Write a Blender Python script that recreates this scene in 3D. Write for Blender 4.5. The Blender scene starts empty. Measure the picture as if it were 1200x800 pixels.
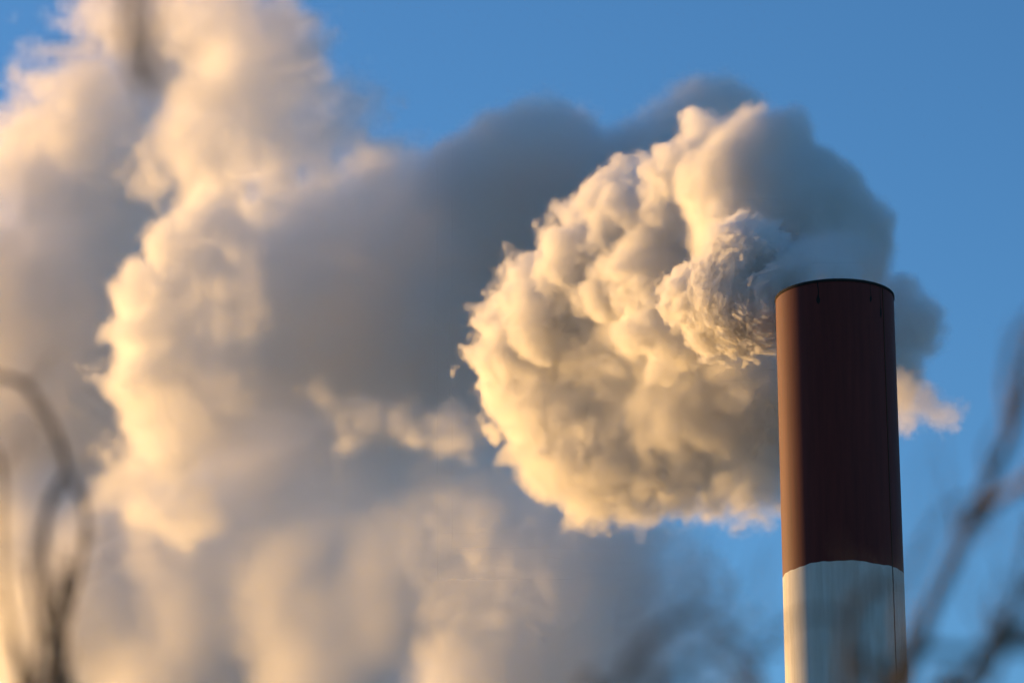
import bpy, bmesh, math, random
import numpy as np
from mathutils import Vector, Matrix

C = bpy.context.scene
R = math.radians

# ---------------------------------------------------------------- camera
PITCH = R(18.5)
FPX = 4085.0                        # focal length in pixels of the 1200 px wide photograph
U = 148.0 / FPX                     # metres per pixel at the distance of the chimney
EYE = Vector((0, 0, 1.7))
cam = bpy.data.cameras.new("camera")
cam.sensor_width = 36.0
cam.lens = 36.0 * FPX / 1200.0
cam.clip_start = 0.1
cam.clip_end = 20000
cam.dof.use_dof = True
cam.dof.focus_distance = 150.0
cam.dof.aperture_fstop = 4.5
cam_o = bpy.data.objects.new("camera", cam)
C.collection.objects.link(cam_o)
cam_o.location = EYE
cam_o.rotation_euler = (math.pi / 2 + PITCH, 0, 0)
C.camera = cam_o

# ---------------------------------------------------------------- sky and sun
SUN_AZ = R(-48)                     # left of the view direction (+Y)
SUN_EL = R(4.0)
W = bpy.data.worlds.new("World")
C.world = W
W.use_nodes = True
nt = W.node_tree
bg = nt.nodes["Background"]
sky = nt.nodes.new("ShaderNodeTexSky")
sky.sky_type = 'NISHITA'
sky.sun_disc = False
sky.sun_elevation = SUN_EL
sky.sun_rotation = SUN_AZ
sky.air_density = 1.0
sky.dust_density = 0.2
sky.ozone_density = 4.0
nt.links.new(sky.outputs[0], bg.inputs[0])
bg.inputs[1].default_value = 0.15

sun = bpy.data.lights.new("sun", 'SUN')
sun.energy = 3.35
sun.angle = R(0.5)
sun.color = (1.0, 0.56, 0.18)
sun_o = bpy.data.objects.new("sun", sun)
C.collection.objects.link(sun_o)
sdir = Vector((math.sin(SUN_AZ) * math.cos(SUN_EL), math.cos(SUN_AZ) * math.cos(SUN_EL), math.sin(SUN_EL)))
sun_o.rotation_euler = sdir.to_track_quat('Z', 'Y').to_euler()
sun_o.location = (0, 0, 100)

vs = C.view_settings
vs.view_transform = 'Standard'
vs.look = 'None'
vs.exposure = 0.98
vs.gamma = 1.0
vs.use_curve_mapping = False

cy = C.cycles
cy.use_adaptive_sampling = True
cy.adaptive_threshold = 0.06
cy.adaptive_min_samples = 16
cy.use_denoising = True
cy.max_bounces = 16
cy.diffuse_bounces = 3
cy.volume_bounces = 14
cy.transparent_max_bounces = 8
cy.volume_step_rate = 2.0
cy.volume_max_steps = 512

# ---------------------------------------------------------------- helpers
RIGHT = Vector((1, 0, 0))
FWD = Vector((0, math.cos(PITCH), math.sin(PITCH)))
UP = Vector((0, -math.sin(PITCH), math.cos(PITCH)))


def at(px, py, dist):
    """Where a line of sight of the photograph stands at a given distance along the view axis."""
    return EYE + RIGHT * ((px - 600) / FPX * dist) + UP * ((400 - py) / FPX * dist) + FWD * dist


def link(o, parent=None):
    C.collection.objects.link(o)
    if parent is not None:
        o.parent = parent
    return o


def tag(o, label=None, cat=None, group=None, kind=None):
    for k, v in (("label", label), ("category", cat), ("group", group), ("kind", kind)):
        if v:
            o[k] = v
    return o


def nodes_of(m):
    m.use_nodes = True
    return m.node_tree, m.node_tree.nodes, m.node_tree.links


# ================================================================ the smoke
def fft_noise(shape, lam, seed, spread=0.45):
    """Periodic band limited noise of unit deviation, wavelength lam in voxels, repeated to fill the shape."""
    side = 128 if lam < 14 else 192
    side = tuple(min(n, side) for n in shape)
    rng = np.random.default_rng(seed)
    f = np.fft.rfftn(rng.standard_normal(side, dtype=np.float32))
    kx = np.fft.fftfreq(side[0])[:, None, None]
    ky = np.fft.fftfreq(side[1])[None, :, None]
    kz = np.fft.rfftfreq(side[2])[None, None, :]
    k = np.sqrt(kx * kx + ky * ky + kz * kz) + 1e-6
    f *= np.exp(-0.5 * (np.log(k * lam) / spread) ** 2)
    r = np.fft.irfftn(f, s=side).astype(np.float32)
    r /= r.std() + 1e-9
    return np.pad(r, [(0, n - m) for n, m in zip(shape, side)], mode='wrap')


def view(px, py, d):
    """View-space position, in pixel units of the chimney's distance, of a pixel at depth d behind the chimney."""
    z = FPX + d
    return np.array(((px - 600) / FPX * z, (400 - py) / FPX * z, d), np.float32)


def sphere_dir(rng, n):
    v = rng.standard_normal((n, 3)).astype(np.float32)
    return v / np.linalg.norm(v, axis=1, keepdims=True)


def cauliflower(blobs, seed, n1=22, n2=10, r1=(0.28, 0.46), r2=(0.30, 0.5)):
    """Hand-placed puffs grow smaller puffs on their surface, and those smaller ones again."""
    rng = np.random.default_rng(seed)
    c0, r0 = [], []
    for (px, py, d, r) in blobs:
        c0.append(view(px, py, d)); r0.append(r * (FPX + d) / FPX)
    c0 = np.array(c0, np.float32); r0 = np.array(r0, np.float32)
    out_c, out_r = [c0], [r0]
    cs, rs = c0, r0
    for n, rr, emb in ((n1, r1, 0.84), (n2, r2, 0.82)):
        if n == 0:
            break
        dirs = sphere_dir(rng, len(cs) * n).reshape(len(cs), n, 3)
        q = rng.uniform(rr[0], rr[1], (len(cs), n)).astype(np.float32)
        nc = (cs[:, None, :] + dirs * (rs[:, None, None] * emb)).reshape(-1, 3)
        nr = (rs[:, None] * q).reshape(-1)
        # drop what lies deep inside a parent puff
        dd = (np.linalg.norm(nc[:, None, :] - c0[None], axis=2) - r0[None]).min(1)
        keep = dd > -1.3 * nr
        nc, nr = nc[keep], nr[keep]
        out_c.append(nc); out_r.append(nr)
        cs, rs = nc, nr
    return np.concatenate(out_c), np.concatenate(out_r)


class Lattice:
    def __init__(s, lo, hi, vox):
        s.lo = np.array(lo, np.float32); s.vox = float(vox)
        s.n = tuple(int(math.ceil((h - l) / vox)) + 1 for l, h in zip(lo, hi))
        s.ax = [s.lo[i] + s.vox * np.arange(s.n[i], dtype=np.float32) for i in range(3)]
        s.hi = np.array([a[-1] for a in s.ax])

    def sdf(s, cs, rs, pad=60.0):
        d = np.full(s.n, pad, np.float32)
        for c, r in zip(cs, rs):
            i0 = np.maximum(0, np.floor((c - r - pad - s.lo) / s.vox).astype(int))
            i1 = np.minimum(np.array(s.n), np.ceil((c + r + pad - s.lo) / s.vox).astype(int) + 1)
            if (i1 <= i0).any():
                continue
            x = s.ax[0][i0[0]:i1[0]] - c[0]; y = s.ax[1][i0[1]:i1[1]] - c[1]; z = s.ax[2][i0[2]:i1[2]] - c[2]
            q = np.sqrt((x * x)[:, None, None] + (y * y)[None, :, None] + (z * z)[None, None, :]) - r
            v = d[i0[0]:i1[0], i0[1]:i1[1], i0[2]:i1[2]]
            np.minimum(v, q, out=v)
        return d


SMOKE_ROT = Matrix((RIGHT, UP, FWD)).transposed().to_4x4()
SMOKE_ORIGIN = EYE + FWD * (FPX * U)


def lattice_object(name, lat, values):
    """A lattice of points that carries the density of the smoke."""
    n = lat.n[0] * lat.n[1] * lat.n[2]
    me = bpy.data.meshes.new(name)
    me.vertices.add(n)
    a = me.attributes.new("fill", 'FLOAT', 'POINT')
    a.data.foreach_set("value", np.ascontiguousarray(values, np.float32).ravel())
    return bpy.data.objects.new(name, me)


def filled(name, data, tree):
    o = bpy.data.objects.new(name, data)
    o.matrix_world = Matrix.Translation(SMOKE_ORIGIN) @ SMOKE_ROT
    md = o.modifiers.new("fill", 'NODES')
    md.node_group = tree
    return o


def fill_tree(name, lat, source, material, core=None):
    ng = bpy.data.node_groups.new(name, "GeometryNodeTree")
    ng.interface.new_socket("Geometry", in_out='INPUT', socket_type='NodeSocketGeometry')
    ng.interface.new_socket("Geometry", in_out='OUTPUT', socket_type='NodeSocketGeometry')
    N, L = ng.nodes, ng.links
    gi, go = N.new("GeometryNodeObjectInfo"), N.new("NodeGroupOutput")
    gi.inputs["Object"].default_value = source
    pos = N.new("GeometryNodeInputPosition")
    lo = Vector(lat.lo * U); hi = Vector(lat.hi * U)
    sub = N.new("ShaderNodeVectorMath"); sub.operation = 'SUBTRACT'; sub.inputs[1].default_value = lo
    L.new(pos.outputs[0], sub.inputs[0])
    sc = N.new("ShaderNodeVectorMath"); sc.operation = 'SCALE'; sc.inputs[3].default_value = 1.0 / (lat.vox * U)
    L.new(sub.outputs[0], sc.inputs[0])
    sep = N.new("ShaderNodeSeparateXYZ"); L.new(sc.outputs[0], sep.inputs[0])
    ints = []
    for i in range(3):
        f = N.new("FunctionNodeFloatToInt"); f.rounding_mode = 'ROUND'
        L.new(sep.outputs[i], f.inputs[0]); ints.append(f.outputs[0])
    def mad(a, k, b):
        m = N.new("FunctionNodeIntegerMath"); m.operation = 'MULTIPLY_ADD'
        L.new(a, m.inputs[0]); m.inputs[1].default_value = k; L.new(b, m.inputs[2]); return m.outputs[0]
    idx = mad(mad(ints[0], lat.n[1], ints[1]), lat.n[2], ints[2])
    at_ = N.new("GeometryNodeInputNamedAttribute"); at_.data_type = 'FLOAT'; at_.inputs[0].default_value = "fill"
    si = N.new("GeometryNodeSampleIndex"); si.data_type = 'FLOAT'; si.domain = 'POINT'; si.clamp = True
    L.new(gi.outputs["Geometry"], si.inputs["Geometry"]); L.new(at_.outputs[0], si.inputs["Value"]); L.new(idx, si.inputs["Index"])
    vc = N.new("GeometryNodeVolumeCube")
    vc.inputs["Min"].default_value = lo; vc.inputs["Max"].default_value = hi
    for i, k in enumerate(("Resolution X", "Resolution Y", "Resolution Z")):
        vc.inputs[k].default_value = lat.n[i]
    L.new(si.outputs[0], vc.inputs["Density"])
    out = vc.outputs[0]
    if core is not None:
        vm = N.new("GeometryNodeVolumeToMesh"); vm.inputs["Threshold"].default_value = core
        L.new(out, vm.inputs["Volume"]); out = vm.outputs[0]
    else:
        sm = N.new("GeometryNodeSetMaterial"); sm.inputs["Material"].default_value = material
        L.new(out, sm.inputs[0]); out = sm.outputs[0]
    L.new(out, go.inputs[0])
    return ng


def smoke_material(name, color, density, g, step=1.0):
    m = bpy.data.materials.new(name)
    nt, N, L = nodes_of(m)
    N.clear()
    o = N.new("ShaderNodeOutputMaterial")
    v = N.new("ShaderNodeVolumePrincipled")
    v.inputs["Color"].default_value = (*color, 1)
    v.inputs["Density"].default_value = density
    v.inputs["Anisotropy"].default_value = g
    L.new(v.outputs[0], o.inputs["Volume"])
    m.cycles.volume_step_rate = step
    return m


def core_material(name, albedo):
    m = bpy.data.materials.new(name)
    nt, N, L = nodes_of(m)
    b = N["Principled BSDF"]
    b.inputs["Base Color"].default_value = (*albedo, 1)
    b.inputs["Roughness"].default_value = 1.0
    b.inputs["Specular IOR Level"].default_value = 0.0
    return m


def resample(lat, f, dx, dy, dz):
    """Trilinear look-up of the lattice field f at points moved by (dx, dy, dz) pixel units."""
    out = np.zeros(lat.n, np.float32)
    nx, ny, nz = lat.n
    step = 24
    J = np.arange(ny, dtype=np.float32)[None, :, None]; K = np.arange(nz, dtype=np.float32)[None, None, :]
    for i in range(0, nx, step):
        sl = slice(i, min(nx, i + step))
        I = np.arange(sl.start, sl.stop, dtype=np.float32)[:, None, None]
        x = np.clip(I + dx[sl] / lat.vox, 0, nx - 1.001); y = np.clip(J + dy[sl] / lat.vox, 0, ny - 1.001); z = np.clip(K + dz[sl] / lat.vox, 0, nz - 1.001)
        x0 = x.astype(np.int32); y0 = y.astype(np.int32); z0 = z.astype(np.int32)
        x -= x0; y -= y0; z -= z0
        b = (x0 * ny + y0) * nz + z0
        q = f.ravel()
        c00 = q[b] * (1 - z) + q[b + 1] * z
        c01 = q[b + nz] * (1 - z) + q[b + nz + 1] * z
        b += ny * nz
        c10 = q[b] * (1 - z) + q[b + 1] * z
        c11 = q[b + nz] * (1 - z) + q[b + nz + 1] * z
        out[sl] = (c00 * (1 - y) + c01 * y) * (1 - x) + (c10 * (1 - y) + c11 * y) * x
    return out


def billow(lat, specs, seed):
    """Sum of |noise| octaves: rounded lobes parted by creases. specs: (wavelength, amplitude or array) in pixel units."""
    tot = np.zeros(lat.n, np.float32)
    for i, (lam, amp) in enumerate(specs):
        n = fft_noise(lat.n, lam / lat.vox, seed + i)
        tot += (np.abs(n) - 0.8) * amp
    return tot


def warp_of(lat, specs, seed):
    d = []
    for k in range(3):
        t = np.zeros(lat.n, np.float32)
        for i, (lam, amp) in enumerate(specs):
            t += fft_noise(lat.n, lam / lat.vox, seed + 10 * k + i) * amp
        d.append(t)
    return d


def blur(f, r):
    """Two passes of a box filter, r cells to each side: melts puffs into one another."""
    w = 2 * r + 1
    for _ in range(2):
        for ax in range(3):
            p = np.concatenate([np.repeat(f.take([0], ax), r + 1, ax), f, np.repeat(f.take([-1], ax), r, ax)], ax)
            c = np.cumsum(p, axis=ax, dtype=np.float32)
            n = f.shape[ax]
            hi = [slice(None)] * 3; lo = [slice(None)] * 3
            hi[ax] = slice(w, w + n); lo[ax] = slice(0, n)
            f = (c[tuple(hi)] - c[tuple(lo)]) / w
    return f


def ramp(sdf, width):
    """Density from signed distance: nothing outside, full from one width inside on."""
    t = np.clip(-sdf / width, 0, 1)
    return t * t * (3 - 2 * t)


def shut(v):
    for k in (0, -1):
        v[k] = 0; v[:, k] = 0; v[:, :, k] = 0


def build_smoke(name, lat, dens, inner, mat, cmat, label, cat, filled_box=False):
    """dens: extinction per metre on the lattice; inner: signed distance whose negative side is the opaque heart of the smoke."""
    # dense core: closed surface well inside the smoke
    c2 = Lattice(lat.lo, lat.hi, lat.vox * 2)
    s2 = inner[::2, ::2, ::2]
    c2.n = s2.shape
    c2.ax = [a[::2] for a in lat.ax]; c2.hi = np.array([a[-1] for a in c2.ax])
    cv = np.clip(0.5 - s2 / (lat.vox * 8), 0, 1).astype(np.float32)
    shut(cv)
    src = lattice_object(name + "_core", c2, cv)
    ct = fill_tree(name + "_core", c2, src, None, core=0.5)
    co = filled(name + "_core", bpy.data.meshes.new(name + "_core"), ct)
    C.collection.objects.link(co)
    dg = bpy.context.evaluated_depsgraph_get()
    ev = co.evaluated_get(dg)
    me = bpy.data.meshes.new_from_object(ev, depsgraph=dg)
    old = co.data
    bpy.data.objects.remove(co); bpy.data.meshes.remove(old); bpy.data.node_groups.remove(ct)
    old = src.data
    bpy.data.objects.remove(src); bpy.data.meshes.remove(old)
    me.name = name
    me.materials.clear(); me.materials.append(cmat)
    # keep the one connected heart, not stray crumbs
    bm = bmesh.new(); bm.from_mesh(me)
    seen, best = set(), []
    bm.verts.ensure_lookup_table()
    for v in bm.verts:
        if v.index in seen:
            continue
        isl, todo = [], [v]
        seen.add(v.index)
        while todo:
            w = todo.pop(); isl.append(w)
            for e in w.link_edges:
                q = e.other_vert(w)
                if q.index not in seen:
                    seen.add(q.index); todo.append(q)
        if len(isl) > len(best):
            best = isl
    keep = set(v.index for v in best)
    bmesh.ops.delete(bm, geom=[v for v in bm.verts if v.index not in keep], context='VERTS')
    bm.to_mesh(me); bm.free()
    me.polygons.foreach_set("use_smooth", np.ones(len(me.polygons), bool))
    core = bpy.data.objects.new(name, me)
    core.matrix_world = Matrix.Translation(SMOKE_ORIGIN) @ SMOKE_ROT
    link(core)
    tag(core, label, cat)
    # values are kept a hundredfold (the material divides them) and never quite nought, where the whole box is to be one filled grid
    src = lattice_object(name + "_lattice", lat, np.maximum(dens * 100.0, 0.0012 if filled_box else 0.0))
    veil = filled("billowing_veil", bpy.data.volumes.new("billowing_veil"), fill_tree("billowing_veil", lat, src, mat))
    veil.data.materials.append(mat)
    link(veil)
    veil.parent = core
    veil.matrix_parent_inverse = core.matrix_world.inverted()
    print(name, lat.n, "core faces", len(me.polygons), "max", dens.max())
    return core


def mix_min(*f):
    r = f[0]
    for q in f[1:]:
        r = np.minimum(r, q)
    return r


SMOKE = True
if SMOKE:
    # ---- the fresh plume that curls from the mouth
    # smooth shaded dome and body
    A_DOME = [
        (930, 262, 250, 102), (890, 222, 285, 92), (962, 290, 230, 84), (985, 318, 150, 60), (950, 325, 90, 56), (978, 338, 40, 52), (862, 240, 270, 68), (898, 196, 270, 72), (855, 275, 275, 56), (870, 185, 270, 52),
        (1000, 420, 420, 66), (1064, 380, 430, 42), (1050, 350, 420, 40), (1040, 440, 430, 50), (900, 330, 300, 80), (1086, 376, 430, 34), (1072, 400, 430, 34),
    ]
    A_SOFT = [
        (780, 400, 660, 140), (850, 330, 480, 110), (860, 470, 560, 108), (800, 490, 620, 100), (740, 330, 640, 90), (880, 520, 510, 80), (820, 430, 560, 100),
        (950, 500, 480, 70), (900, 470, 480, 90), (690, 470, 750, 112), (890, 420, 420, 80), (660, 470, 790, 92),
        (820, 470, 540, 90), (760, 520, 640, 88), (710, 520, 710, 88), (820, 545, 560, 70), (880, 555, 480, 60), (700, 400, 690, 82), (740, 560, 680, 62),
    ]
    A_WISP = [(1112, 487, 150, 22), (1078, 468, 150, 30), (1098, 486, 150, 24), (1062, 494, 150, 22), (1050, 465, 170, 34)]
    # sunlit cauliflower; the face slopes away to the left
    A = [
        (826, 180, 360, 50), (797, 208, 410, 48), (860, 166, 340, 40),
        (745, 262, 560, 74), (700, 310, 640, 78), (660, 360, 720, 80), (636, 405, 790, 82), (638, 455, 810, 78), (668, 508, 780, 80),
        (700, 545, 720, 76), (765, 555, 640, 64), (825, 560, 560, 52), (885, 570, 470, 44), (690, 580, 720, 36), (740, 590, 660, 28), (595, 430, 840, 42),
        (790, 262, 470, 60), (768, 315, 470, 62), (765, 370, 440, 54), (785, 400, 410, 38), (725, 340, 570, 62),
    ]
    # curls that roll off the rim
    AS = [
        (925, 325, 66, 34), (908, 350, 84, 38), (882, 345, 118, 50), (855, 345, 152, 58), (826, 350, 190, 50), (806, 350, 218, 40), (880, 298, 118, 44), (858, 285, 148, 36),
        (835, 388, 178, 36), (868, 390, 138, 34), (898, 390, 104, 28), (850, 402, 158, 24), (895, 285, 100, 34),
    ]
    la = Lattice((-85, -275, -30), (610, 315, 950), 2.7)
    X = la.ax[0][:, None, None]; Y = la.ax[1][None, :, None]; Z = la.ax[2][None, None, :]
    wx, wy, wz = warp_of(la, [(80, 8), (36, 3), (16, 1.5)], 300)
    s_soft = blur(la.sdf(*cauliflower(A_SOFT, 4, 12, 0)), 5)
    s_dome = blur(la.sdf(*cauliflower(A_DOME, 3, 7, 0)), 4)
    soft_n = billow(la, [(110, 9), (50, 5), (22, 2.6), (11, 1.2)], 11)
    s_soft -= soft_n
    s_dome -= 0.5 * soft_n
    # the underside is older steam, looser than the top
    loose = np.clip((-70 - Y) / 130, 0, 1)
    s_crisp = blur(resample(la, la.sdf(*cauliflower(A, 5, 10, 7, (0.2, 0.42), (0.25, 0.42))), wx, wy, wz), 1)
    s_crisp -= np.clip(billow(la, [(80, 6 + 4 * loose), (36, 3.6 + 4 * loose), (20, 3.0), (11, 1.6), (7, 0.7)], 14), -5, 7 + 9 * loose)
    dens = np.maximum(0.9 * ramp(s_soft, 40), (1.9 - 0.9 * loose) * ramp(s_crisp, 13 + 16 * loose))
    dens = np.maximum(dens, 2.6 * ramp(s_dome, 26))
    inner = mix_min(s_soft + 66, s_crisp + 40 + 12 * loose, s_dome + 44)
    s_wisp = blur(la.sdf(*cauliflower(A_WISP, 9, 12, 4)), 1) - np.minimum(billow(la, [(30, 4), (14, 2.4), (8, 1)], 90), 9)
    dens = np.maximum(dens, 0.8 * ramp(s_wisp, 16))
    ma = smoke_material("fresh_steam", (0.997, 0.993, 0.986), 0.01, 0.4, 1.5)
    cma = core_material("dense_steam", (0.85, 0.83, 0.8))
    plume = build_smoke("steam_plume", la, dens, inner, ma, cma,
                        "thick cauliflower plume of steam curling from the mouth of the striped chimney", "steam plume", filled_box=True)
    del s_soft, s_crisp, s_dome, soft_n, s_wisp, wx, wy, wz, dens, inner

    # the small tight curls beside the rim, on a finer lattice
    lc = Lattice((155, -60, 20), (345, 165, 300), 1.7)
    X = lc.ax[0][:, None, None]; Y = lc.ax[1][None, :, None]; Z = lc.ax[2][None, None, :]
    wx, wy, wz = warp_of(lc, [(40, 4), (16, 1.6)], 500)
    s_curl = blur(resample(lc, lc.sdf(*cauliflower(AS, 6, 0, 0)), wx, wy, wz), 4)
    e = view(903, 352, 95)
    lx = X - e[0]; ly = Y - e[1]
    rad = np.sqrt(lx * lx + ly * ly) + 4.0
    ln = np.log(rad)
    ph = np.arctan2(-ly, -lx)          # the cut of the angle lies on the chimney's side
    tile = fft_noise((128, 128, 64), 9.0, 77)

    def look(u, v, w):
        """Periodic noise at any place, linear between its cells."""
        u0 = np.floor(u); v0 = np.floor(v); w0 = np.floor(w)
        fu = (u - u0).astype(np.float32); fv = (v - v0).astype(np.float32); fw = (w - w0).astype(np.float32)
        r = 0
        for i in (0, 1):
            for j in (0, 1):
                for k in (0, 1):
                    q = tile[np.mod(u0 + i, 128).astype(np.int32), np.mod(v0 + j, 128).astype(np.int32), np.mod(w0 + k, 64).astype(np.int32)]
                    r = r + q * (fu if i else 1 - fu) * (fv if j else 1 - fv) * (fw if k else 1 - fw)
        return r

    one = np.ones_like(wx)
    arcs = np.abs(look(ln * 34 + ph * 3 + 0.35 * wx, ph * 3.6 * one + 0.35 * wy, Z * 0.06 + 0.2 * wz)) - 0.8
    arcs2 = np.abs(look(ln * 70 + ph * 6 + 0.5 * wy + 40, ph * 9.0 * one + 0.3 * wx, Z * 0.12 + 0.3 * wx)) - 0.8
    reach = np.clip(rad / 40.0, 0.3, 1.0) * np.clip((170 - rad) / 70, 0.3, 1)
    s_curl -= (arcs * 8.0 + arcs2 * 2.6) * reach + billow(lc, [(44, 3.0), (20, 1.5), (10, 0.6)], 510)
    dens = 4.2 * ramp(s_curl, 8)
    shut(dens)
    src = lattice_object("curl_lattice", lc, dens * 100.0)
    mcu = smoke_material("curling_steam", (0.985, 0.98, 0.975), 0.01, 0.3)
    curl = filled("rolling_curl", bpy.data.volumes.new("rolling_curl"), fill_tree("rolling_curl", lc, src, mcu))
    curl.data.materials.append(mcu)
    link(curl, plume)
    curl.matrix_parent_inverse = plume.matrix_world.inverted()
    del s_curl, wx, wy, wz, arcs, arcs2, dens

    # ---- the older smoke that has drifted behind it
    def fronted(rows):
        """Puffs given by where their near side lies."""
        out = []
        for (px, py, d, r) in rows:
            out.append((px, py, d + r * 1.33, r))
        return out

    B_KNOB = fronted([
        (824, 138, 1110, 58), (850, 138, 1110, 58), (838, 134, 1110, 54), (808, 152, 1115, 52), (800, 175, 1120, 60), (620, 176, 1130, 70), (592, 178, 1140, 60), (655, 176, 1135, 64), (640, 168, 1130, 62),
        (705, 205, 1130, 62), (748, 192, 1120, 64), (570, 205, 1160, 64), (528, 222, 1200, 64), (690, 240, 1140, 84), (590, 260, 1160, 84), (780, 220, 1130, 74),
    ])
    B_SOFT = fronted([
        (205, 612, 1650, 84), (125, 645, 1800, 84), (265, 622, 1540, 80), (335, 605, 1430, 74), (60, 700, 1960, 96), (180, 700, 1740, 90), (400, 620, 1300, 80), (330, 690, 1440, 86), (420, 740, 1270, 96), (260, 770, 1600, 100),
        (500, 245, 1180, 96), (455, 255, 1190, 96), (440, 280, 1200, 100), (370, 300, 1230, 100), (660, 300, 1130, 130), (540, 340, 1150, 150), (440, 400, 1235, 140), (690, 430, 1130, 150), (360, 380, 1230, 125), (320, 310, 1270, 85), (300, 360, 1290, 90), (310, 440, 1290, 90), (480, 460, 1230, 110), (600, 440, 1150, 120),
        (340, 545, 1460, 95), (460, 560, 1230, 105), (560, 580, 1070, 95), (280, 590, 1580, 100), (250, 480, 1400, 90), (400, 540, 1350, 80),
        (500, 690, 1140, 120), (380, 690, 1350, 120), (280, 710, 1550, 125), (160, 700, 1800, 125), (60, 640, 2020, 120), (50, 770, 2020, 130), (400, 820, 1310, 130), (230, 810, 1660, 130), (520, 620, 1120, 90),
    ])
    B_LOW = fronted([(600, 600, 990, 90), (640, 690, 920, 112), (600, 800, 970, 125), (705, 735, 850, 96), (690, 660, 860, 84), (735, 640, 820, 66), (560, 680, 1045, 100), (720, 800, 840, 85), (660, 600, 910, 60), (735, 690, 830, 50), (690, 625, 870, 62), (730, 650, 830, 56), (540, 590, 1080, 80)])
    B_THIN = fronted([(740, 650, 1080, 66), (790, 690, 1080, 66), (770, 630, 1085, 56), (800, 650, 1080, 56), (740, 620, 1085, 60), (830, 700, 1080, 50), (830, 740, 1070, 60), (760, 740, 1060, 80), (840, 790, 1050, 60), (700, 640, 1090, 60)])
    B_PALE = [
        (255, 218, 1660, 72), (325, 228, 1570, 72), (205, 195, 1700, 62), (385, 225, 1490, 62),
        (300, 80, 1580, 100), (330, 170, 1520, 85), (380, 110, 1480, 52), (345, 60, 1520, 60), (395, 165, 1450, 58), (425, 185, 1430, 62), (445, 205, 1400, 60), (405, 130, 1470, 58), (250, 150, 1620, 90), (270, 60, 1620, 80), (230, 20, 1640, 70),
    ]
    # the sunlit bulge and the small lit puffs
    B = fronted([
        (250, 290, 1370, 72), (195, 355, 1440, 74), (200, 440, 1450, 80), (215, 520, 1450, 84), (160, 390, 1540, 46), (165, 570, 1560, 62), (230, 600, 1480, 60),
        
    ])
    B_TUFT = fronted([(381, 458, 1165, 34), (408, 474, 1160, 38), (452, 382, 1175, 28), (448, 484, 1110, 36), (492, 488, 1050, 35), (535, 488, 985, 35), (575, 486, 920, 34), (606, 490, 875, 30), (425, 500, 1140, 36), (470, 506, 1085, 36), (520, 508, 1015, 36), (560, 508, 950, 32)])
    lb = Lattice((-930, -680, 790), (470, 600, 2330), 7.5)
    wx, wy, wz = warp_of(lb, [(150, 14), (60, 6)], 400)
    low = np.clip((-60 - lb.ax[1]) / 160, 0, 1)[None, :, None]
    s_soft = blur(lb.sdf(*cauliflower(B_SOFT, 20, 10, 0), pad=90), 5)
    s_soft -= np.clip(billow(lb, [(200, 12), (90, 8), (40, 5), (22, 2.5)], 31), -20, 26) * (1 - 0.6 * low)
    s_knob = blur(resample(lb, lb.sdf(*cauliflower(B_KNOB, 22, 10, 5, (0.25, 0.45))), 0.35 * wx, 0.35 * wy, 0.35 * wz), 1)
    s_knob -= np.clip(billow(lb, [(70, 4), (34, 3.2), (18, 2)], 33), -4, 8)
    s_crisp = resample(lb, lb.sdf(*cauliflower(B, 21, 10, 6, (0.22, 0.46), (0.25, 0.45))), wx, wy, wz)
    s_crisp -= np.clip(billow(lb, [(140, 9), (60, 7), (30, 4.5), (16, 2.5)], 36), -9, 14)
    s_low = blur(lb.sdf(*cauliflower(B_LOW, 29, 10, 0), pad=90), 5)
    s_low -= np.clip(billow(lb, [(140, 7), (70, 5), (34, 2.6), (18, 1.2)], 91), -14, 18)
    s_tuft = blur(resample(lb, lb.sdf(*cauliflower(B_TUFT, 27, 10, 5)), wx, wy, wz), 1)
    s_tuft -= np.clip(billow(lb, [(60, 5), (30, 4), (16, 2.5)], 71), -6, 10)
    s_pale = blur(lb.sdf(*cauliflower(B_PALE, 24, 12, 5), pad=90), 2)
    s_pale -= np.clip(billow(lb, [(200, 22), (100, 15), (50, 9), (26, 5), (15, 2.5)], 61), -40, 45)
    s_thin = blur(lb.sdf(*cauliflower(B_THIN, 25, 10, 0), pad=90), 3)
    s_thin -= np.clip(billow(lb, [(120, 14), (50, 8), (24, 4)], 66), -25, 25)
    dens = np.maximum((0.74 - 0.34 * low) * ramp(s_soft, 75), (0.9 - 0.45 * low) * ramp(s_crisp, 34 + 30 * low))
    dens = np.maximum(dens, 1.3 * ramp(s_knob, 38))
    dens = np.maximum(dens, 0.8 * ramp(s_tuft, 34))
    dens = np.maximum(dens, 0.42 * ramp(s_low, 44))
    dens = np.maximum(dens, 0.5 * ramp(s_pale, 80))
    dens = np.maximum(dens, 0.26 * ramp(s_thin, 36))
    inner = mix_min(s_soft + 130 + 60 * low, s_crisp + 84)
    mb = smoke_material("drifted_smoke", (0.999, 0.998, 0.996), 0.01, 0.4)
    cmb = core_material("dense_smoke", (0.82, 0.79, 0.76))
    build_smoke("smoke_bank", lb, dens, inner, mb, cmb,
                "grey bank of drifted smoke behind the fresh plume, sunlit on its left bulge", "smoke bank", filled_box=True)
    del s_soft, s_crisp, s_knob, s_pale, s_thin, dens, inner, wx, wy, wz

    D = [
        (290, 90, 2200, 90), (200, 60, 2250, 105), (110, 120, 2280, 98), (40, 190, 2520, 95), (110, 240, 2350, 105), (230, 200, 2250, 100),
        (30, 380, 2520, 150), (60, 520, 2520, 150), (40, 660, 2520, 150), (150, 10, 2250, 70), (250, -20, 2250, 80), (100, 350, 2420, 110),
        (175, 205, 2200, 95), (160, 270, 2260, 100), (200, 330, 2300, 120), (-80, 330, 2520, 130), (-80, 560, 2520, 150), (150, 450, 2400, 130),
    ]
    ld = Lattice((-1180, -740, 1980), (420, 800, 2760), 10.0)
    s_d = blur(ld.sdf(*cauliflower(D, 41, 14, 5), pad=110), 2)
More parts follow.
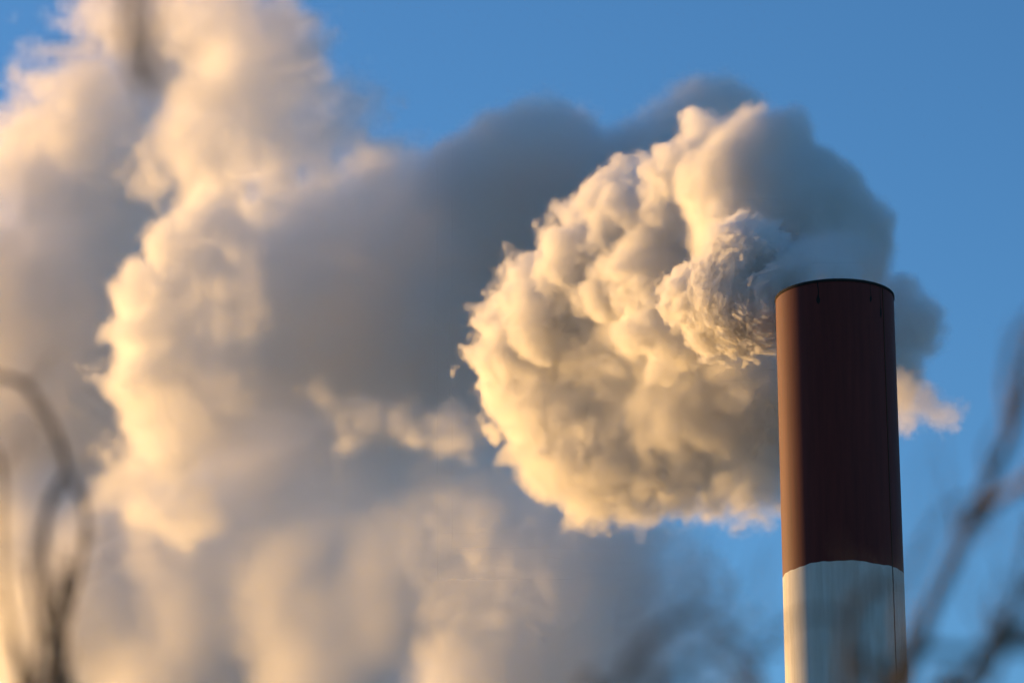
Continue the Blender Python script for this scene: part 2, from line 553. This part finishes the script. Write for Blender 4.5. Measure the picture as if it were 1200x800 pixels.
    s_d -= np.clip(billow(ld, [(240, 32), (110, 22), (54, 12), (28, 7.0)], 51), -60, 60)
    dens = 0.45 * ramp(s_d, 100)
    md_ = smoke_material("thin_smoke", (0.997, 0.99, 0.98), 0.01, 0.4)
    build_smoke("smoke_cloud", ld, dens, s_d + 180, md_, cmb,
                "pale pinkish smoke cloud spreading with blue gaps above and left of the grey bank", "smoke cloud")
    del s_d, dens

# ================================================================ ground
def mat_ground():
    m = bpy.data.materials.new("rough_grass_ground")
    nt, N, L = nodes_of(m)
    b = N["Principled BSDF"]
    t = N.new("ShaderNodeTexNoise"); t.inputs["Scale"].default_value = 0.35; t.inputs["Detail"].default_value = 8
    r = N.new("ShaderNodeValToRGB")
    r.color_ramp.elements[0].color = (0.035, 0.04, 0.02, 1); r.color_ramp.elements[1].color = (0.10, 0.085, 0.05, 1)
    tc = N.new("ShaderNodeTexCoord")
    L.new(tc.outputs["Object"], t.inputs["Vector"]); L.new(t.outputs[0], r.inputs[0]); L.new(r.outputs[0], b.inputs["Base Color"])
    b.inputs["Roughness"].default_value = 0.95
    return m


bm = bmesh.new()
bmesh.ops.create_grid(bm, x_segments=40, y_segments=40, size=6000)
me = bpy.data.meshes.new("ground"); bm.to_mesh(me); bm.free()
me.materials.append(mat_ground())
g = link(bpy.data.objects.new("ground", me)); tag(g, kind="structure")

# ================================================================ the chimney
rim = at(978, 350, FPX * U)
CX, CY, CZ = rim
RAD = 69.0 * U


def painted_steel(name, base, alt, rough):
    m = bpy.data.materials.new(name)
    nt, N, L = nodes_of(m)
    b = N["Principled BSDF"]
    tc = N.new("ShaderNodeTexCoord")
    mp = N.new("ShaderNodeMapping"); mp.inputs["Scale"].default_value = (1.6, 1.6, 0.10)
    L.new(tc.outputs["Object"], mp.inputs["Vector"])
    n = N.new("ShaderNodeTexNoise"); n.inputs["Scale"].default_value = 2.2; n.inputs["Detail"].default_value = 7; n.inputs["Roughness"].default_value = 0.65
    L.new(mp.outputs[0], n.inputs["Vector"])
    r = N.new("ShaderNodeValToRGB")
    r.color_ramp.elements[0].position = 0.35; r.color_ramp.elements[1].position = 0.7
    r.color_ramp.elements[0].color = (*base, 1); r.color_ramp.elements[1].color = (*alt, 1)
    L.new(n.outputs[0], r.inputs[0]); L.new(r.outputs[0], b.inputs["Base Color"])
    b.inputs["Roughness"].default_value = rough
    b.inputs["Specular IOR Level"].default_value = 0.14
    n2 = N.new("ShaderNodeTexNoise"); n2.inputs["Scale"].default_value = 1.1; n2.inputs["Detail"].default_value = 4
    L.new(tc.outputs["Object"], n2.inputs["Vector"])
    bp = N.new("ShaderNodeBump"); bp.inputs["Strength"].default_value = 0.12; bp.inputs["Distance"].default_value = 0.05
    L.new(n2.outputs[0], bp.inputs["Height"]); L.new(bp.outputs[0], b.inputs["Normal"])
    return m


M_RED = painted_steel("red_oxide_paint", (0.145, 0.030, 0.024), (0.10, 0.023, 0.020), 0.6)
M_WHITE = painted_steel("weathered_white_paint", (0.72, 0.71, 0.66), (0.58, 0.56, 0.50), 0.6)
M_RUST = painted_steel("rusty_steel", (0.10, 0.05, 0.03), (0.05, 0.03, 0.025), 0.8)
M_SOOT = painted_steel("sooty_steel", (0.02, 0.018, 0.018), (0.035, 0.028, 0.025), 0.9)

chim = link(bpy.data.objects.new("chimney", None))
chim.location = (CX, CY, 0)
tag(chim, "tall round steel chimney painted in dark red and off-white bands", "chimney")


def paint_edge(a, k):
    """The hand-painted line between two bands wanders a little."""
    return 0.0 if k == 0 else 0.035 * math.sin(3 * a + k) + 0.02 * math.sin(9 * a + 2 * k) + 0.012 * math.sin(27 * a + 5 * k)


def ring_band(name, z0, z1, k, mat, seg=160):
    """One painted band of the shell, from z0 up to z1."""
    bm = bmesh.new()
    lo, hi = [], []
    for i in range(seg):
        a = 2 * math.pi * i / seg
        w0 = 0.0 if z0 == 0 else paint_edge(a, k + 1)
        lo.append(bm.verts.new((RAD * math.cos(a), RAD * math.sin(a), z0 + w0)))
        hi.append(bm.verts.new((RAD * math.cos(a), RAD * math.sin(a), z1 + paint_edge(a, k))))
    for i in range(seg):
        j = (i + 1) % seg
        f = bm.faces.new((lo[i], lo[j], hi[j], hi[i])); f.smooth = True
    me = bpy.data.meshes.new(name); bm.to_mesh(me); bm.free()
    me.materials.append(mat)
    return link(bpy.data.objects.new(name, me), chim)


BAND = 12.15
z = CZ
k = 0
while z > 0:
    z0 = max(0.0, z - BAND)
    ring_band("red_band" if k % 2 == 0 else "white_band", z0, z, k, M_RED if k % 2 == 0 else M_WHITE)
    z = z0; k += 1
# inner flue and rim lip
bm = bmesh.new()
seg = 128
prof = [(RAD + 0.004, CZ - 0.10), (RAD + 0.03, CZ - 0.09), (RAD + 0.03, CZ + 0.02), (RAD - 0.10, CZ + 0.02), (RAD - 0.10, CZ - 6.0)]
rows = []
rnd = random.Random(4)
for (r, zz) in prof:
    rows.append([bm.verts.new((r * math.cos(2 * math.pi * i / seg), r * math.sin(2 * math.pi * i / seg), zz)) for i in range(seg)])
for a, b in zip(rows, rows[1:]):
    for i in range(seg):
        j = (i + 1) % seg
        f = bm.faces.new((a[i], a[j], b[j], b[i])); f.smooth = False
me = bpy.data.meshes.new("rim"); bm.to_mesh(me); bm.free(); me.materials.append(M_SOOT)
link(bpy.data.objects.new("rim", me), chim)


def shell_strip(name, ang, half, z0, z1, off, mat, steps=1):
    """A thin flat bar that runs up the shell."""
    bm = bmesh.new()
    v = []
    for (a, r) in ((ang - half, RAD - 0.01), (ang - half, RAD + off), (ang + half, RAD + off), (ang + half, RAD - 0.01)):
        v.append((bm.verts.new((r * math.cos(a), r * math.sin(a), z0)), bm.verts.new((r * math.cos(a), r * math.sin(a), z1))))
    for i in range(4):
        a, b = v[i], v[(i + 1) % 4]
        bm.faces.new((a[0], b[0], b[1], a[1]))
    bm.faces.new([q[1] for q in v]); bm.faces.new([q[0] for q in reversed(v)])
    bmesh.ops.recalc_face_normals(bm, faces=bm.faces)
    me = bpy.data.meshes.new(name); bm.to_mesh(me); bm.free(); me.materials.append(mat)
    return link(bpy.data.objects.new(name, me), chim)


# conductor at 0.87 of the visible width (facing -Y is angle -90 deg)
shell_strip("lightning_conductor", -math.pi / 2 + math.asin(0.745), 0.008, 0.0, CZ - 0.12, 0.02, M_RUST)


def soot_drip(px, top, bottom, half):
    """A teardrop of soot that has run down the paint, a few millimetres proud of it."""
    a0 = -math.pi / 2 + math.asin(max(-1, min(1, (px - 978) / 69.0)))
    bm = bmesh.new()
    n = 22
    L_, R_ = [], []
    for i in range(n + 1):
        t = i / n
        w = half * (0.28 + 0.72 * math.exp(-((t - 0.82) / 0.16) ** 2)) * (1 - max(0.0, (t - 0.9) / 0.1) ** 2 * 0.9)
        zz = CZ - top - (bottom - top) * t
        jig = 0.012 * math.sin(9 * t + px)
        for S, sg in ((L_, -1), (R_, 1)):
            a = a0 + (sg * w + jig) / RAD
            S.append(bm.verts.new(((RAD + 0.006) * math.cos(a), (RAD + 0.006) * math.sin(a), zz)))
    for i in range(n):
        bm.faces.new((L_[i], L_[i + 1], R_[i + 1], R_[i]))
    bmesh.ops.recalc_face_normals(bm, faces=bm.faces)
    me = bpy.data.meshes.new("soot_drip"); bm.to_mesh(me); bm.free(); me.materials.append(M_SOOT)
    return link(bpy.data.objects.new("soot_drip", me), chim)


soot_drip(953, 0.10, 1.05, 0.085)
soot_drip(1014, 0.10, 0.9, 0.05)
soot_drip(1026, 0.10, 1.5, 0.05)

# ================================================================ bare twisted shrubs close to the camera
def mat_bark():
    m = bpy.data.materials.new("grey_brown_bark")
    nt, N, L = nodes_of(m)
    b = N["Principled BSDF"]
    tc = N.new("ShaderNodeTexCoord")
    t = N.new("ShaderNodeTexNoise"); t.inputs["Scale"].default_value = 60; t.inputs["Detail"].default_value = 6
    r = N.new("ShaderNodeValToRGB")
    r.color_ramp.elements[0].color = (0.10, 0.07, 0.048, 1); r.color_ramp.elements[1].color = (0.27, 0.20, 0.135, 1)
    L.new(tc.outputs["Object"], t.inputs["Vector"]); L.new(t.outputs[0], r.inputs[0]); L.new(r.outputs[0], b.inputs["Base Color"])
    bp = N.new("ShaderNodeBump"); bp.inputs["Strength"].default_value = 0.4; bp.inputs["Distance"].default_value = 0.002
    L.new(t.outputs[0], bp.inputs["Height"]); L.new(bp.outputs[0], b.inputs["Normal"])
    b.inputs["Roughness"].default_value = 0.85
    return m


M_BARK = mat_bark()


def spline(pts, sub=8):
    out = []
    P = [pts[0]] + pts + [pts[-1]]
    for i in range(1, len(P) - 2):
        p0, p1, p2, p3 = P[i - 1], P[i], P[i + 1], P[i + 2]
        for k in range(sub):
            t = k / sub
            out.append(0.5 * ((2 * p1) + (p2 - p0) * t + (2 * p0 - 5 * p1 + 4 * p2 - p3) * t * t + (3 * p1 - p0 - 3 * p2 + p3) * t ** 3))
    out.append(pts[-1])
    return out


def branch(name, pts, r0, r1, parent, seed=0):
    """A tapering round limb along a smooth path, with swollen knots."""
    rnd = random.Random(seed)
    path = spline(pts)
    bm = bmesh.new()
    rings = []
    n = len(path)
    side = Vector((1, 0.2, 0.1))
    for i, p in enumerate(path):
        d = (path[min(n - 1, i + 1)] - path[max(0, i - 1)]).normalized()
        side = (side - d * side.dot(d)).normalized()
        up = d.cross(side)
        t = i / (n - 1)
        r = r0 + (r1 - r0) * t
        if i % 8 == 0:
            r *= 1.0 + 0.25 * rnd.random()
        rings.append([bm.verts.new(p + (side * math.cos(a) + up * math.sin(a)) * r) for a in [2 * math.pi * q / 8 for q in range(8)]])
    for a, b in zip(rings, rings[1:]):
        for q in range(8):
            f = bm.faces.new((a[q], a[(q + 1) % 8], b[(q + 1) % 8], b[q])); f.smooth = True
    bm.faces.new(list(reversed(rings[0]))); bm.faces.new(rings[-1])
    bmesh.ops.recalc_face_normals(bm, faces=bm.faces)
    bmesh.ops.translate(bm, verts=bm.verts, vec=-parent.location)
    me = bpy.data.meshes.new(name); bm.to_mesh(me); bm.free(); me.materials.append(M_BARK)
    return link(bpy.data.objects.new(name, me), parent)


def shrub(label, base, limbs, group):
    """limbs: (list of (px, py, distance) or world points, start radius, end radius)."""
    root = link(bpy.data.objects.new("twisted_shrub", None))
    root.location = base
    tag(root, label, "shrub", group)
    rnd = random.Random(int(base.y * 1000))
    for i, (pts, r0, r1) in enumerate(limbs):
        P = [p if isinstance(p, Vector) else at(*p) for p in pts]
        b = branch("branch", P, r0, r1, root, i)
        if i == 0:
            continue
        path = spline(P, 6)
        for q in range(4):
            j = int(len(path) * (0.25 + 0.17 * q) + rnd.random() * 4)
            if j >= len(path) - 2:
                continue
            d = (path[j + 1] - path[j]).normalized()
            side = Vector((rnd.uniform(-1, 1), rnd.uniform(-0.5, 0.5), rnd.uniform(-0.3, 1))).normalized()
            ln_ = rnd.uniform(0.04, 0.11)
            v = [path[j].copy()]
            dirn = (d + side * 0.8).normalized()
            for t in range(4):
                dirn = (dirn + Vector((rnd.uniform(-0.5, 0.5), rnd.uniform(-0.3, 0.3), rnd.uniform(-0.2, 0.5)))).normalized()
                v.append(v[-1] + dirn * ln_ / 4)
            tw = branch("twig", v, r1 * 0.55, 0.0007, root, q)
            tw.parent = b
    return root


GRP = "bare twisted shrubs in front of the camera"
bl = Vector((-0.62, 4.0, 0))
fork = Vector((-0.60, 4.05, 1.5))
shrub("bare twisted shrub with looping grey-brown twigs against the drifted smoke", bl, [
    ([bl, Vector((-0.63, 4.02, 0.7)), fork], 0.0192, 0.0096),
    ([fork, (58, 920, 4.2), (62, 800, 4.2), (56, 720, 4.2), (50, 670, 4.15), (51, 620, 4.15), (60, 582, 4.2), (77, 550, 4.25), (68, 515, 4.2), (50, 478, 4.2), (30, 452, 4.2), (0, 442, 4.15), (-60, 448, 4.1), (-140, 500, 4.1)], 0.0060, 0.0036),
    ([fork, (66, 900, 4.35), (72, 800, 4.35), (78, 730, 4.3), (90, 680, 4.3), (100, 630, 4.25), (97, 590, 4.25), (77, 550, 4.25)], 0.0048, 0.0036),
    ([fork, (40, 900, 4.0), (25, 800, 3.9), (14, 740, 3.9), (4, 680, 3.9), (1, 620, 3.9), (2, 570, 3.9), (-8, 530, 3.9), (-40, 510, 3.9)], 0.0050, 0.0028),
    ([(44, 905, 4.05), (52, 800, 4.4), (66, 740, 4.4), (80, 690, 4.4), (84, 650, 4.4)], 0.0036, 0.0016),
    ([fork, (90, 930, 4.1), (86, 820, 4.1), (70, 760, 4.1), (68, 700, 4.1), (80, 660, 4.1)], 0.0042, 0.002),
    ([fork, (20, 930, 4.5), (36, 830, 4.5), (46, 770, 4.5), (38, 710, 4.5), (24, 660, 4.5)], 0.0042, 0.002),
    ([fork, (62, 930, 4.6), (74, 840, 4.6), (66, 780, 4.6), (78, 720, 4.6), (74, 680, 4.6)], 0.0042, 0.002),
    ([(30, 830, 3.9), (40, 770, 3.85), (60, 720, 3.8), (58, 670, 3.8)], 0.0028, 0.0016),
    ([fork, (-120, 800, 3.9), (-220, 500, 3.4), (-180, 150, 3.0), (-60, -120, 2.8), (60, -190, 2.75), (130, -130, 2.7), (152, -50, 2.7), (150, 20, 2.7), (154, 70, 2.7), (164, 98, 2.7), (176, 70, 2.75), (180, 0, 2.75), (176, -80, 2.8)], 0.0080, 0.0018),
    ([(130, -130, 2.7), (158, -70, 2.6), (165, 0, 2.6), (172, 60, 2.6), (170, 130, 2.6)], 0.0020, 0.0012),
    ([(130, -130, 2.7), (148, -70, 2.5), (146, 0, 2.5), (150, 40, 2.5), (158, 80, 2.5)], 0.0018, 0.0010),
], GRP)
bc = Vector((0.16, 2.7, 0))
fc = Vector((0.16, 2.72, 1.5))
shrub("low bare shrub whose blurred twig arches rise left of the white chimney band", bc, [
    ([bc, Vector((0.15, 2.7, 0.7)), fc], 0.0112, 0.0064),
    ([fc, (690, 950, 2.8), (705, 850, 2.8), (735, 785, 2.8), (768, 742, 2.8), (808, 722, 2.8), (850, 738, 2.8), (880, 772, 2.8), (900, 850, 2.8)], 0.0037, 0.0027),
    ([fc, (750, 950, 2.7), (772, 830, 2.7), (800, 780, 2.7), (836, 764, 2.7), (872, 786, 2.7), (896, 840, 2.7)], 0.0032, 0.0022),
    ([fc, (850, 950, 2.9), (872, 800, 2.9), (892, 760, 2.9), (920, 732, 2.9), (960, 718, 2.9), (995, 735, 2.9), (1010, 800, 2.9)], 0.0030, 0.0020),
    ([fc, (690, 900, 2.75), (710, 815, 2.75), (760, 794, 2.75), (810, 800, 2.75), (840, 840, 2.75)], 0.0032, 0.0022),
], GRP)
br = Vector((0.42, 3.0, 0))
fr = Vector((0.42, 3.05, 1.5))
shrub("bare shrub with long blurred dark twigs against the blue sky right of the chimney", br, [
    ([br, Vector((0.41, 3.0, 0.7)), fr], 0.0180, 0.0100),
    ([fr, (1045, 900, 3.2), (1062, 800, 3.2), (1078, 745, 3.2), (1102, 688, 3.2), (1130, 625, 3.2), (1160, 562, 3.2), (1186, 505, 3.2), (1205, 430, 3.2), (1240, 300, 3.2)], 0.0077, 0.0056),
    ([(1132, 622, 3.2), (1155, 598, 3.2), (1188, 572, 3.15), (1230, 545, 3.1), (1290, 530, 3.1)], 0.0060, 0.0045),
    ([fr, (1105, 900, 3.0), (1130, 810, 3.0), (1152, 768, 3.0), (1176, 728, 3.0), (1206, 690, 3.0), (1250, 630, 3.0)], 0.0070, 0.0050),
    ([(1152, 768, 3.0), (1180, 752, 3.0), (1210, 742, 3.0), (1260, 745, 3.0)], 0.0055, 0.0040),
    ([fr, (1000, 900, 2.7), (1040, 790, 2.7), (1080, 762, 2.7), (1130, 764, 2.7), (1190, 758, 2.7), (1260, 770, 2.7)], 0.0050, 0.0035),
    ([(1062, 800, 3.2), (1060, 720, 2.5), (1078, 650, 2.5), (1110, 600, 2.5), (1150, 590, 2.5), (1160, 640, 2.5)], 0.0030, 0.0016),
    ([(1030, 900, 2.9), (996, 810, 2.9), (993, 750, 2.9), (1005, 705, 2.9), (1026, 682, 2.9), (1045, 700, 2.9)], 0.0050, 0.0030),
    ([fr, (1130, 900, 2.8), (1160, 800, 2.8), (1180, 740, 2.8), (1196, 690, 2.8), (1215, 600, 2.8)], 0.0045, 0.003),
    ([(1186, 505, 3.2), (1178, 450, 3.1), (1190, 400, 3.1), (1220, 350, 3.1)], 0.004, 0.002),
], GRP)
